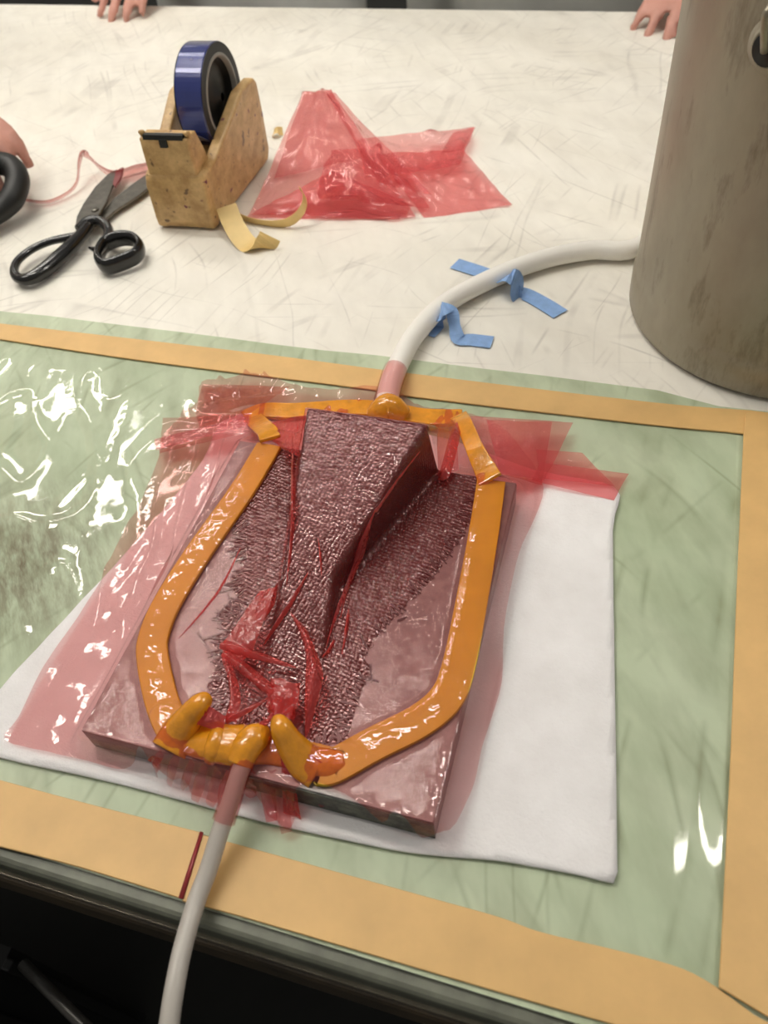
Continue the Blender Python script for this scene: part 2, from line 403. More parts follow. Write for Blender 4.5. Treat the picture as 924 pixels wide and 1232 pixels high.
lamp(-.3, 4.1, 'overhead panel lamp far behind the table on the right')

# ---------------------------------------------------------------- worktable
YE = .0690                       # near edge of the working surface
YF = P(400, 9).y                 # far edge
XL, XR = -1.16, 1.0
tb = thing('worktable', (-.1, .68, -.9), 'long white worktable covered in criss-cross knife cuts', 'table')
def rrect(x0, y0, x1, y1, r, n=5):
    out = []
    for cx, cy, a in ((x1 - r, y0 + r, -90), (x1 - r, y1 - r, 0), (x0 + r, y1 - r, 90), (x0 + r, y0 + r, 180)):
        for k in range(n + 1):
            t = math.radians(a + 90 * k / n); out.append((cx + r * math.cos(t), cy + r * math.sin(t)))
    return out
bevel(mesh('table_top', *prism(rrect(XL, YE, XR, YF, .03), -.012, 0), M_WHITE, tb, smooth=False), .003)
bevel(MB().box((XL + .004, YE - .0085, -.022), (XR - .004, YE + .02, -.0015)).build('edge_trim', M_EDGE, tb, smooth=False), .004, 3)
MB().box((XL + .004, YE - .0100, -.026), (XR - .004, YE + .02, -.0215)).build('edge_strip', M_EDGELINE, tb, smooth=False)
bevel(MB().box((XL + .004, YE - .0125, -.062), (XR - .004, YE + .03, -.0262)).build('edge_board', M_WOOD, tb, smooth=False), .004, 2)
MB().box((XL + .03, YE + .03, -.10), (XR - .03, YF - .03, -.012)).build('under_frame', M_STEEL_DARK, tb, smooth=False)
for lx in (XL + .1, XR - .1):
    for ly in (YE + .1, YF - .1):
        bevel(MB().box((lx - .03, ly - .03, -.9), (lx + .03, ly + .03, -.10)).build('leg', M_STEEL_DARK, tb, smooth=False), .004)

# pale green cutting mat on the near half of the table
far_up = [(0, 392), (300, 427), (490, 452), (780, 487), (900, 497)]
far_lo = [(0, 411), (180, 438), (440, 471), (500, 481), (780, 514), (888, 524)]
MT = .0012
yfm = P(300, 411).y
mat_poly = [(-.95, YE + .0005), (.40, YE + .0005), (.40, yfm - .012)]
for i in range(28):
    x = .32 - i * 1.27 / 27; mat_poly.append((x, yfm + .004 * noise.noise((x * 9, 2, 0)) + (-.010 if x > .05 else 0)))
tag(mesh('cutting_mat', *prism(mat_poly, .0001, MT), M_MAT, smooth=False), 'pale green scored cutting mat spread over the near half of the table', 'mat')

# ---------------------------------------------------------------- tan masking strips
def strip(name, upper, lower, z0, thick, label, parent=None):
    poly = [(q.x, q.y) for q in upper] + [(q.x, q.y) for q in reversed(lower)]
    o = mesh(name, *prism(poly, z0, z0 + thick), M_TAPE, parent, smooth=False)
    bevel(o, .0004, 1); return tag(o, label, 'tape strip')
def pl(pts, z=0): return smooth_path([P(x, y, z) for x, y in pts], 4)
ZT = MT + .0006; TT = .0016
u, l = pl(far_up), pl(far_lo)
u = [Vector((-.72, u[0].y + .001, 0))] + u + [Vector((.145, u[-1].y, 0))]; l = [Vector((-.72, l[0].y, 0))] + l
l = [q for q in l if q.x < .093] + [Vector((.145, l[-1].y, 0))]
strip('tape_strip', u, l, ZT, TT, 'long tan tape strip running across behind the moulding')
cor = P(862, 1190)
u = pl([(0, 940), (100, 967), (245, 1004)]); l = pl([(0, 1020), (100, 1046), (220, 1083)])
u = [Vector((-.72, u[0].y, 0))] + u; l = [Vector((-.72, l[0].y, 0))] + l
o = strip('tape_strip', u, l, ZT, TT, 'tan tape strip along the near table edge, left of the thin tube')
tag(mesh('red_tape_end', *prism([P(243, 1003).xy, P(247, 1004).xy, P(223, 1084).xy, P(217, 1083).xy], ZT + .0017, ZT + .0022), plain('red_liner', (150, 48, 50), .4), o))
u = pl([(244, 1006), (500, 1077), (600, 1105), (650, 1123), (750, 1147), (820, 1167), (862, 1190)]); l = pl([(221, 1086), (300, 1107), (600, 1195), (730, 1232), (800, 1253), (875, 1275)])
u += [P(905, 1222), Vector((.128, P(905, 1222).y - .004, 0))]; l.append(Vector((.128, l[-1].y, 0)))
strip('tape_strip', u, l, ZT, TT, 'tan tape strip along the near table edge, right of the thin tube')
# right strip, folded down over the near one at the corner
lft = pl([(897, 502), (893, 524), (884, 720), (877, 900), (868, 1080), (862, 1190)])
rgt = [Vector((.128 + .002 * noise.noise((q.y * 9, 0, 4)), q.y, 0)) for q in lft]
rgt[-1].y = P(924, 1236).y
strip('tape_strip', [Vector((q.x, q.y, 0)) for q in lft], rgt, ZT + .0018, TT, 'tan tape strip running front to back along the right of the mat')

# clear film under the layup, with creases that catch the lamps
def film_z(X, Y):
    w = np.clip((X + .70) / .10, 0, 1)
    n1 = vnoise(X * 1.0 + Y * .6, Y * .45 - X * .5, 20, 1.3); n2 = vnoise(X + Y * .3, Y * .35, 38, 5.1)
    ridge = np.maximum(0, .4 - np.abs(n1)) ** 3 * .040 + np.maximum(0, .25 - np.abs(n2)) ** 2 * .012
    edge = np.clip((Y - .10) / .02, 0, 1) * np.clip((.47 - Y) / .02, 0, 1) * np.clip((.093 - X) / .008, 0, 1)
    lft = np.clip((-.24 - X) / .08, .06, 1)
    rr = np.exp(-((X - .082) / .010) ** 2) * .0035 * (.5 + n1)
    return MT + .0003 + .7 * ridge * edge * lft + np.abs(rr) * np.clip((Y - .11) / .02, 0, 1)
v, f = sheet([(-.70, .092), (.098, .092), (.098, .478), (-.70, .478)], .003, film_z)
tag(mesh('clear_film', v, f, M_CLEAR), 'clear creased plastic film taped down over the green mat', 'plastic film')

# ---------------------------------------------------------------- the moulding: plate, wedge, fabric, film
ZB = .0018
felt_px = [(739, 588), (737, 640), (739, 800), (741, 930), (742, 1030), (743, 1058), (744, 1064), (738, 1063), (715, 1058), (690, 1052), (600, 1036), (500, 1027), (420, 1012), (300, 985), (150, 945), (0, 912), (-14, 905), (-6, 860), (0, 832), (70, 755), (140, 680), (205, 606), (245, 555), (290, 500), (500, 520), (640, 566)]
felt = [P(x, y, .003) for x, y in felt_px]
felt = [q.xy for q in smooth_path(felt, 4, True)]
v, f = sheet(felt, .004, lambda X, Y: ZB + .0028 + .0007 * vnoise(X, Y, 45, 2.) + .0004 * vnoise(X, Y, 120, 7.))
o = mesh('breather_cloth', v, f, M_FELT); so = o.modifiers.new('s', 'SOLIDIFY'); so.thickness = .0025; so.offset = -1
tag(o, 'fluffy white breather cloth spread under the pink moulding', 'cloth')
ZF = ZB + .003
PX0, PX1, PY0, PY1, PT = -.260, -.0495, .1335, .374, .027
mould = thing('mould', ((PX0 + PX1) / 2, (PY0 + PY1) / 2, ZF), 'metal mould plate with a tapering wedge, under the pink film', 'mould')
o = bevel(MB().box((PX0, PY0 + .0006, ZF), (PX1, PY1, PT - .0008)).build('base_plate', M_PLATE, mould, smooth=False), .001)
MB().box((-.165, PY0 - .0002, ZF), (PX1, PY0 + .0006, PT - .001)).build('front_face', M_PLATESIDE, mould, smooth=False)
bevel(MB().box((PX0 + .0005, PY0 + .0005, PT - .0008), (PX1 - .0005, PY1 - .0005, PT)).build('plate_face', M_PLATE, mould, smooth=False), .0003, 1)

WY0, WY1, WZ1 = .205, .3725, .0705
def wl(y): return -.2025 + (.372 - y) * .205
def wr(y): return np.where(y > .261, -.107 - (.374 - y) * .335, -.1449 + (.261 - y) * .12)
def ztop(y): return PT + (WZ1 - PT) * np.clip((y - WY0) / (WY1 - WY0), 0, 1)
def wedge_h(X, Y, grow=0.0):
    zt = PT + (WZ1 - PT) * np.clip((Y - WY0) / (WY1 - WY0), -.06, 1)
    dr = .14     # draft of the flanks
    side = np.minimum(X - wl(Y), wr(Y) - X) / dr + (.0015 + grow) / dr
    a, b, k = zt, PT + side, .009
    q = np.clip(.5 + .5 * (a - b) / k, 0, 1); h = a + (b - a) * q - k * q * (1 - q)      # rounded upper edges
    a, k = np.full(np.shape(h), PT), .007
    q = np.clip(.5 + .5 * (h - a) / k, 0, 1); h = a + (h - a) * q + k * q * (1 - q)      # fillet at the foot
    h = np.where(side < -.05, PT, h)
    return np.where(Y > WY1, PT, np.maximum(PT, h))
# solid wedge under the fabric
ys = np.linspace(WY0, WY1, 24); vv, ff = [], []
for y in ys:
    zt = float(ztop(np.array(y))); h = zt - PT; a, b = float(wl(y)), float(wr(np.array(y))); k = min(h * .14, (b - a) * .3)
    vv += [(a, y, PT), (b, y, PT), (b - k, y, zt), (a + k, y, zt)]
for i in range(23):
    for k in range(4): ff.append((i * 4 + k, i * 4 + (k + 1) % 4, i * 4 + 4 + (k + 1) % 4, i * 4 + 4 + k))
ff += [(3, 2, 1, 0), (92, 93, 94, 95)]
mesh('wedge', vv, ff, M_PLATE, mould, smooth=False)

# centre line of the yellow sealant loop on the plate
tape_left = [(324, 534), (290, 590), (238, 664), (200, 725), (184, 765), (183, 790), (192, 835), (203, 866), (212, 880)]
tape_right = [(591, 578), (582, 640), (568, 720), (552, 800), (537, 838), (505, 866), (450, 894), (400, 921), (385, 921)]
TZ = PT + .0032
tl = [P(x, y, TZ) for x, y in tape_left]; trp = [P(x, y, TZ) for x, y in tape_right]
tb_mid = [P(x, y, TZ) for x, y in [(203, 868), (232, 888), (270, 898), (315, 898), (360, 905), (412, 918)]]
loop2d = [[q.xy for q in smooth_path(s, 5)] for s in (tl, trp, tb_mid)]
FAR_Z = .009
def drape(X, Y, tapes=True):
    """height of everything the film is pulled down onto"""
    base = np.full(X.shape, ZF + .0005)
    ox = np.maximum(0, np.maximum(PX0 - X, X - PX1)); oy = np.maximum(0, PY0 - Y); of = np.maximum(0, Y - PY1)
    side = np.clip(1 - np.hypot(ox / .016, oy / .009), 0, 1); side = side * side * (3 - 2 * side) * .6 + side * .4
    Yc = np.clip(Y, PY0, WY1 - .0005); Xc = np.clip(X, PX0, PX1)
    top = wedge_h(Xc, Yc, .0016 if tapes else 0.0)
    if tapes:
        for s in loop2d:
            d = seg_dist(s, X, Y); top = top + np.where(Y < PY1 + .004, .0049 * np.maximum(0, 1 - (d / .0128) ** 4), 0)
    fall = np.clip(1 - of / .058, 0, 1)
    hz = base + (top - base) * side
    far_dip = np.where(top > PT + .012, fall, fall ** 2.2)
    return np.where(of > 0, base + (hz - base) * far_dip, hz)
def on_surface(px, py, lift=0.0, tapes=True):
    for z in np.arange(.08, .0, -.0006):
        q = P(px, py, z)
        if z <= drape(np.array([q.x]), np.array([q.y]), tapes)[0]: return Vector((q.x, q.y, z + lift))
    return P(px, py, lift)
def wv_attr(V):
    X, Y, Z = V[:, 0], V[:, 1], V[:, 2]; Yc = np.clip(Y, WY0, WY1)
    mid = (wl(Yc) + wr(Yc)) / 2; drop = np.maximum(0, ztop(Yc) - Z)
    return np.stack([X + np.sign(X - mid) * drop, Y * 1.04, np.zeros_like(X)], 1)

# carbon fabric
cl = [(326, 540), (301, 572), (290, 600), (276, 622), (287, 640), (279, 662), (291, 678), (274, 704), (287, 716), (262, 742), (272, 756), (258, 775), (262, 800), (252, 828), (250, 848), (262, 872), (300, 884), (345, 893), (380, 896), (418, 893), (425, 862), (437, 828), (446, 806), (440, 790), (452, 768), (470, 748), (495, 722), (520, 695), (541, 668), (560, 638), (574, 604), (577, 580)]
cpoly = []
rc = random.Random(3)
for i, (a, b) in enumerate(zip(cl[:-1], cl[1:])):
    n = max(2, int(math.hypot(b[0] - a[0], b[1] - a[1]) / 5)); amp = 5 if i < 15 else (3 if i > 20 else 1.5)
    for k in range(n):
        t = k / n; j = amp * (1 if k % 2 else -1) * rc.uniform(.3, 1) if (i or k) else 0
        q = P(a[0] + (b[0] - a[0]) * t + j, a[1] + (b[1] - a[1]) * t, PT + .0006); cpoly.append((q.x, q.y))
q = P(*cl[-1], PT + .0006); cpoly.append((q.x, q.y))
cpoly += [(q.x - .004, .3735), (wr(np.array(.372)) - 0, .3738), (wl(.372), .3738)]
v, f = sheet(cpoly, .0016, lambda X, Y: drape(X, Y, False) + .0005)
lay = thing('carbon_fabric', (-.16, .28, PT), 'dark woven carbon fabric draped over the wedge under red film', 'fabric')
mesh('woven_cloth', v, f, M_CARBON, lay, attrs={'wv': ('FLOAT_VECTOR', wv_attr(v))})
fr = MB()
def tow(p, d, L, w=.0012, t=.0004, lift=0.):
    lift *= .15
    d = Vector((d[0], d[1], 0)).normalized(); s = Vector((-d.y, d.x, 0)) * w / 2; a = Vector((p[0], p[1], PT + .0005 + lift)); b = a + d * L + s * rc.uniform(-3, 3) + Vector((0, 0, lift * .5))
    h = Vector((0, 0, t)); fr.add([a - s, a + s, a + s + h, a - s + h, b - s * .6, b + s * .6, b + s * .6 + h, b - s * .6 + h], [(0, 3, 2, 1), (4, 5, 6, 7), (0, 1, 5, 4), (1, 2, 6, 5), (2, 3, 7, 6), (3, 0, 4, 7)])
for i, (a, b) in enumerate(zip(cl[:-1], cl[1:])):
    A, B = P(*a, PT), P(*b, PT); n = max(1, int((B - A).length / (.0016 if i < 15 else .0022)))
    nor = Vector((-(B - A).y, (B - A).x, 0)).normalized(); nor = nor if (nor.x < 0) == (i < 15) else -nor
    if 15 <= i < 19: nor = Vector((.1, -1, 0))
    for k in range(n):
        q = A.lerp(B, (k + rc.random()) / n); back = rc.uniform(.004, .010)
        if rc.random() < .75: tow(q - nor * back, nor + Vector((rc.uniform(-.6, .6), rc.uniform(-.9, .3), 0)), back + rc.uniform(0, .006 if i < 15 else .003), lift=rc.uniform(.0, .0008))
for px, py, ex, ey in [(238, 762, 262, 800), (245, 770, 268, 765), (262, 742, 275, 725), (275, 715, 283, 735), (440, 815, 457, 818), (478, 748, 490, 744), (446, 800, 452, 820)]:
    a, b = P(px, py, PT), P(ex, ey, PT); tow(a, b - a, (b - a).length, .0016, .0005)
o = fr.build('frayed_tows', M_TOW, lay, smooth=False); o['kind'] = 'stuff'

# yellow sealant tape loop, in pieces as laid
seal = thing('sealant_loop', (-.155, .27, PT), 'orange sealant tape loop sealing the pink film around the mould', 'sealant tape')
def seal_strip(pts, w=.0195, t=.0032, z=PT + .0001):
    path = [Vector((q.x, q.y, z)) for q in smooth_path(pts, 6)]
    return bevel(mesh('tape_run', *ribbon(path, w, t), M_SEAL, seal, smooth=False), .0008, 2)
seal_strip(tl); seal_strip(trp); seal_strip(tb_mid, .015)
# far run on the cloth behind the mould, with the lump where the white hose enters
fp = [P(x, y, ZF + .001) for x, y in [(296, 506), (318, 497), (355, 497), (420, 493), (465, 496), (510, 504), (556, 505)]]
bevel(mesh('tape_run', *ribbon(smooth_path(fp, 6), .017, .004), M_SEALW, seal, smooth=False), .001, 2)
lp = [P(448, 498, .010), P(458, 494, .015), P(467, 490, .017), P(476, 493, .015), P(488, 500, .010)]
mesh('hose_lump', *sweep(smooth_path(lp, 5), [.006, .010, .0115, .010, .006], 14), M_SEALW, seal)
# the two corner runs that drop off the back of the plate
def corner(pts, w, sides=None):
    path = smooth_path(pts, 6)
    return bevel(mesh('tape_run', *ribbon(path, w, .0032, sides), M_SEALW, seal, smooth=False), .0008, 2)
corner([on_surface(326, 531, .0005), P(322, 521, .026), P(312, 512, .016), P(305, 505, .008)], .016)
corner([on_surface(591, 580, .0005), P(585, 566, .030), P(572, 540, .032), P(560, 512, .026), P(553, 503, .012)], [.0175, .016, .013, .012, .014], Vector((.85, .15, .45)))
# gathered near run: two pinched-up ears and the wrap round the thin tube
def ear(pts, r, sq): return mesh('pinched_ear', *sweep(smooth_path(pts, 6), r, 14, squash=sq), M_SEALW, seal)
ear([P(203, 903, .027), P(214, 884, .030), P(229, 862, .040), P(242, 846, .047), P(250, 839, .046)], [.0115, .0105, .0078, .0062, .0036], [.55, .8, 1.1, 1.1, 1])
ear([P(384, 928, .027), P(366, 915, .030), P(348, 893, .039), P(338, 874, .047), P(334, 865, .046)], [.0105, .0105, .0078, .0060, .0034], [.55, .8, 1.1, 1.1, 1])
ear([P(214, 884, .028), P(240, 890, .029), P(268, 895, .031), P(290, 897, .031), P(322, 900, .028), P(352, 908, .027)], [.0085, .0105, .0115, .012, .0095, .008], [.55, .6, .75, .75, .6, .5])
ear([P(318, 878, .033), P(308, 886, .037), P(296, 900, .036), P(288, 920, .033)], [.0045, .0085, .0088, .0072], .85)
ear([P(262, 872, .030), P(262, 886, .036), P(258, 902, .034), P(252, 914, .028)], [.003, .0055, .006, .004], .9)
ear([P(350, 905, .029), P(372, 914, .030), P(395, 918, .029), P(414, 915, .028)], [.006, .0085, .0085, .006], .5)

# pink bagging film
bag = thing('bagging_film', (-.16, .27, ZF), 'glossy translucent pink bagging film pulled tight over the mould', 'plastic film')
out_px = [(192, 548, 0), (178, 585, 0), (163, 618, 0), (135, 678, 0), (95, 740, 0), (52, 805, 0), (22, 862, 0), (5, 889, 0), (50, 903, 0), (105, 915, 0), (140, 925, 0), (168, 924, 0), (182, 916, 0), (190, 928, 0), (207, 940, 0), (226, 944, 0), (232, 958, 0), (250, 964, 0), (270, 970, 0), (284, 962, 0), (300, 956, 0), (316, 968, 0), (324, 985, 0), (334, 990, 0), (347, 1001, 0), (355, 993, 0), (360, 972, 0), (378, 960, 0), (420, 972, 0), (458, 984, 2), (474, 976, 2), (492, 988, 2), (508, 1000, 2), (540, 992, 2), (562, 966, 0), (572, 938, 0), (580, 900, 0), (592, 862, 0), (604, 818, 0), (606, 760, 0), (617, 700, 0), (628, 660, 0), (644, 622, 0), (654, 588, 0), (640, 560, 0), (610, 520, 0), (585, 505, 0), (545, 496, 0), (500, 488, 0), (478, 472, 0), (440, 466, 0), (400, 470, 0), (345, 463, 0), (322, 454, 0), (300, 450, 0), (272, 457, 0), (243, 460, 0), (238, 485, 0), (215, 505, 0), (195, 525, 0)]
fpoly = []
for x, y, k in out_px:
    q = P(x, y, (.007, .020, .027)[k]); fpoly.append(q)
fpoly = [q.xy for q in smooth_path(fpoly, 3, True)]
def bag_z(X, Y):
    z = drape(X, Y) + .0011
    off = np.clip(np.maximum(np.maximum(PX0 - X, X - PX1), np.maximum(PY0 - Y, Y - PY1)) / .02, 0, 1)
    n1 = vnoise(X + .4 * Y, Y * .5, 40, 3.); n2 = vnoise(X * 1.4, Y * .5, 90, 8.)
    z = z + off * (.0014 * n1 + .0010 * n2 + .0012)
    # pleats fanning out of the gathered near edge
    fan = np.clip((.140 - Y) / .012, 0, 1) * np.clip((X + .235) / .02, 0, 1) * np.clip((-.075 - X) / .02, 0, 1)
    ang = np.arctan2(X + .155, .20 - Y)
    z = z + fan * (.0035 * np.abs(np.sin(ang * 21 + 2 * n1)) + .001)
    # tension creases running off the left run and behind the back edge
    lc = np.clip((PX0 - X + .004) / .01, 0, 1) * np.clip((-.262 - X + .03) / .01, 0, 1) * np.clip((Y - .2) / .05, 0, 1)
    z = z + lc * .0045 * np.maximum(0, np.sin((X * .9 + Y * .22) * 330 + 2 * n1)) ** 3
    far = np.clip((Y - .395) / .02, 0, 1); z = z + far * (.003 * np.abs(n1) + .0025 * np.abs(n2))
    return z
v, f = sheet(fpoly, .0015, bag_z)
onw = inside(cpoly, v[:, 0], v[:, 1]).astype(float)
onp = np.ones(len(v)) - onw
for s_ in loop2d: onp = np.where(seg_dist(s_, v[:, 0], v[:, 1]) < .013, 0, onp)
onp = np.where((v[:, 0] > PX0 + .004) & (v[:, 0] < PX1 - .004) & (v[:, 1] > PY0 + .004) & (v[:, 1] < PY1), onp, 0)
onm = np.clip(1 - np.maximum(np.maximum(PX0 - v[:, 0], v[:, 0] - PX1), np.maximum(PY0 - v[:, 1], v[:, 1] - PY1)) / .01, 0, 1)
mesh('film_sheet', v, f, M_FILM, bag, attrs={'wv': ('FLOAT_VECTOR', wv_attr(v)), 'onweave': ('FLOAT', onw), 'onplate': ('FLOAT', onp), 'onmould': ('FLOAT', onm)})

def pleat(pts, width, height, name='pleat', mat=None, lift=.0012, n=6):
    """stand-up fold of film: tent-shaped section running along the surface"""
    path = smooth_path([on_surface(x, y, lift) if len(q) == 2 else P(x, y, q[2]) for q in pts for x, y in [q[:2]]], n)
    N = len(path); ww, hh = interp(width, N), interp(height, N); v, f = [], []
    for i, p in enumerate(path):
        t = (path[min(N - 1, i + 1)] - path[max(0, i - 1)]).normalized(); s = t.cross(Vector((0, 0, 1)))
        s = s.normalized() if s.length > 1e-5 else Vector((1, 0, 0)); u = s.cross(t); k = .25 * ww[i] * noise.noise(p * 90)
        v += [p - s * ww[i] / 2, p - s * ww[i] * .12 + u * hh[i] * .8 + s * k, p + s * ww[i] * .1 + u * hh[i] + s * k, p + s * ww[i] / 2]
    for i in range(N - 1):
        for k in range(3): f.append((i * 4 + k, i * 4 + k + 1, i * 4 + 5 + k, i * 4 + 4 + k))
    return mesh(name, v, f, mat or M_FILM_FOLD, bag)
Wn = [.0003, .0022, .0024, .0016, .0003]; Hn = [.0002, .0025, .003, .002, .0002]
pleat([(352, 525), (353, 590), (351, 650), (345, 705)], [.0005, .003, .003, .002, .0004], [.0005, .003, .003, .002, .0003])
pleat([(453, 612), (437, 650), (424, 690), (405, 740), (392, 782)], [.0003, .0028, .003, .0022, .0003], Hn)
pleat([(448, 622), (436, 668), (420, 705), (410, 745)], Wn, Hn)
pleat([(505, 545), (478, 580), (452, 618)], [.0003, .0015, .002], [.0003, .0015, .002])
pleat([(383, 648), (386, 672), (387, 694)], [.0002, .0016, .0002], [.0002, .002, .0002])
pleat([(371, 690), (352, 724), (334, 752), (317, 778)], [.0004, .003, .0026, .0004], Hn)
pleat([(420, 733), (417, 758), (412, 788)], Wn, Hn)
pleat([(403, 770), (396, 784), (388, 792)], Wn, Hn)
pleat([(334, 702), (326, 728), (316, 748)], [.0005, .005, .001], [.0005, .003, .0005])
pleat([(290, 660), (268, 705), (246, 735), (215, 770)], [.0004, .002, .0018, .0003], [.0002, .0012, .0012, .0002])
# lens-shaped fold right of the gathered folds
pleat([(350, 738, .040), (364, 758, .042), (374, 785, .042), (378, 812, .041), (374, 845, .037), (368, 888, .030)], [.0006, .004, .006, .0105, .0075, .0006], [.0005, .004, .005, .005, .004, .0004])
def panel(cs, nu=8, nv=8, amp=.0012, mat=None, seed=0., name='film_fold', parent=None, base=None, build=True, crease=0.0):
    """crumpled patch between four corner points"""
    a, b, c, d = (Vector(q) for q in cs); v, f = [], []
    for i in range(nu + 1):
        for j in range(nv + 1):
            s, t = i / nu, j / nv; p = (a * (1 - s) + b * s) * (1 - t) + (d * (1 - s) + c * s) * t
            n = noise.noise_vector((s * 3 + seed, t * 3, seed * 1.3))
            if crease: n += Vector((.15, -.35, .5)) * crease * (1 - 3.2 * min(.5, abs(noise.noise((s * 7 + t * 2 + seed, t * 4 - s * 2, seed))))) 
            v.append(p + n * amp * (1 if 0 < i < nu and 0 < j < nv else .4))
    for i in range(nu):
        for j in range(nv): f.append((i * (nv + 1) + j, (i + 1) * (nv + 1) + j, (i + 1) * (nv + 1) + j + 1, i * (nv + 1) + j + 1))
    return mesh(name, v, f, mat or M_FILM_FOLD, parent or bag) if build else (v, f)
panel([P(312, 712, .044), P(332, 706, .046), P(302, 788, .037), P(267, 774, .038)], seed=1., amp=.002)
panel([P(267, 774, .038), P(302, 786, .037), P(286, 800, .036), P(268, 792, .036)], seed=2.)
pleat([(268, 775, .039), (300, 786, .040), (330, 795, .038), (356, 803, .034)], [.007, .006, .004, .0006], [.003, .004, .003, .0003])
pleat([(270, 786, .038), (296, 806, .040), (320, 826, .039), (340, 838, .036)], [.006, .0065, .007, .003], [.002, .004, .004, .001])
pleat([(270, 790, .037), (279, 815, .039), (283, 842, .039), (277, 868, .037)], [.004, .005, .006, .008], [.002, .003, .003, .002])
pleat([(272, 866, .036), (298, 854, .038), (322, 840, .037)], [.006, .004, .0008], [.003, .003, .0004])
panel([P(327, 815, .040), P(362, 822, .040), P(352, 868, .040), P(318, 850, .040)], 10, 10, .005, seed=4.)
panel([P(332, 822, .043), P(360, 834, .042), P(345, 880, .044), P(322, 856, .040)], 10, 10, .005, seed=6.)
pleat([(300, 880, .037), (320, 868, .040), (340, 846, .041)], [.002, .004, .002], [.001, .002, .001])
# film drawn up over the two pinched ears, and the sleeves round tube and hose
panel([P(243, 848, .051), P(250, 860, .046), P(188, 922, .010), P(178, 914, .012)], 10, 6, .0015, seed=9.)
panel([P(246, 846, .050), P(272, 862, .042), P(268, 880, .038), P(236, 872, .042)], 6, 6, .002, seed=10.)
panel([P(336, 872, .051), P(346, 884, .047), P(362, 985, .006), P(340, 978, .007)], 12, 6, .002, seed=11.)
panel([P(340, 880, .047), P(362, 905, .040), P(470, 968, .008), P(420, 968, .008)], 10, 8, .002, M_FILM_LOOSE, seed=12.)
tube_px = [(305, 896, .036), (290, 925, .033), (278, 962, .026), (264, 1003, .019), (250, 1048, .0125), (236, 1085, .0105), (220, 1140, .0125), (209, 1195, .013), (202, 1245, .010), (196, 1300, .002)]
tpath = smooth_path([P(*q) for q in tube_px] + [Vector((-.142, -.042, -.06)), Vector((-.138, -.05, -.16)), Vector((-.146, -.02, -.4)), Vector((-.12, .05, -.7)), Vector((-.05, .15, -.88)), Vector((.3, .3, -.893))], 6)
mesh('tube_sleeve', *sweep(tpath[4:17], [.0060, .0058, .0064], 16, cap=False), M_FILM, bag)
hose_px = [(465, 486), (470, 462), (480, 437), (500, 402), (535, 366), (590, 336), (650, 313), (710, 301), (768, 297)]
HR = .0088
hpath = smooth_path([P(x, y, HR + MT + (.004 if i < 2 else 0)) for i, (x, y) in enumerate(hose_px)] + [Vector((.06, .79, HR)), Vector((.16, .83, HR)), Vector((.30, .83, HR)), Vector((.6, .78, HR))], 6)
mesh('hose_sleeve', *sweep(hpath[1:11], [.0108, .0098, .0104], 18, cap=False), M_FILM, bag)
for a, b, c_ in [((196, 905, .031), (188, 918, .024), (192, 930, .010)), ((214, 908, .031), (207, 925, .022), (204, 942, .009)), ((232, 915, .030), (224, 936, .018), (220, 946, .009)), ((247, 920, .030), (240, 942, .018), (234, 962, .008)),
                 ((262, 926, .029), (258, 950, .016), (252, 968, .008)), ((276, 928, .028), (271, 950, .016), (268, 972, .008)), ((306, 926, .028), (300, 940, .018), (302, 958, .008)), ((318, 926, .028), (322, 950, .016), (327, 988, .008)), ((328, 926, .028), (336, 955, .014), (345, 1002, .007)), ((372, 935, .027), (382, 950, .016), (392, 968, .009))]:
    pleat([a, b, c_], [.004, .009, .006], [.0008, .0026, .0014], mat=M_FILM_LOOSE if a[0] % 3 == 0 else M_FILM)
# back-left and back-right film ears, folded over
panel([P(302, 497, .026), P(300, 520, .026), P(192, 545, .010), P(196, 503, .012)], 12, 10, .002, M_FILM, seed=14.)
panel([P(300, 500, .029), P(298, 512, .028), P(188, 542, .012), P(186, 528, .013)], 12, 6, .0012, M_FILM_LOOSE, seed=15.)
panel([P(300, 498, .030), P(300, 510, .028), P(240, 515, .017), P(236, 498, .018)], 8, 6, .001, M_FILM, seed=16.)
panel([P(236, 497, .012), P(300, 498, .026), P(350, 465, .006), P(243, 462, .004)], 12, 10, .003, M_FILM, seed=17.)
panel([P(585, 505, .024), P(602, 570, .024), P(652, 584, .010), P(664, 508, .012)], 10, 12, .0015, M_FILM_LOOSE, seed=18.)
panel([P(562, 500, .026), P(590, 568, .032), P(655, 578, .012), P(690, 508, .012)], 10, 12, .0015, M_FILM_LOOSE, seed=19.)
panel([P(650, 556, .010), P(640, 578, .009), P(738, 602, .005), P(757, 570, .005)], 10, 6, .0012, M_FILM_LOOSE, seed=20.)
panel([P(645, 540, .012), P(648, 575, .010), P(740, 585, .007), P(700, 545, .008)], 10, 6, .0012, M_FILM_LOOSE, seed=21.)
pleat([(552, 505, .020), (546, 530, .034), (535, 570, .033), (528, 574, .030)], [.004, .008, .008, .003], [.001, .003, .003, .001])
panel([P(526, 512, .066), P(548, 504, .03), P(552, 566, .03), P(527, 574, .030)], 8, 8, .0015, M_FILM_LOOSE, seed=23.)
panel([P(322, 510, .022), P(369, 500, .060), P(360, 548, .044), P(322, 530, .028)], 10, 10, .005, M_FILM_FOLD, seed=24.)

# thin milky tube out of the near side
tag(mesh('resin_tube', *sweep(tpath, .0049, 18), M_TUBE), 'thin milky plastic tube leaving the mould over the near table edge', 'tube')
# white vacuum hose at the far side
tag(mesh('vacuum_hose', *sweep(hpath, HR, 20), M_TUBE_W), 'thick white hose curving from the mould to behind the metal bucket', 'hose')

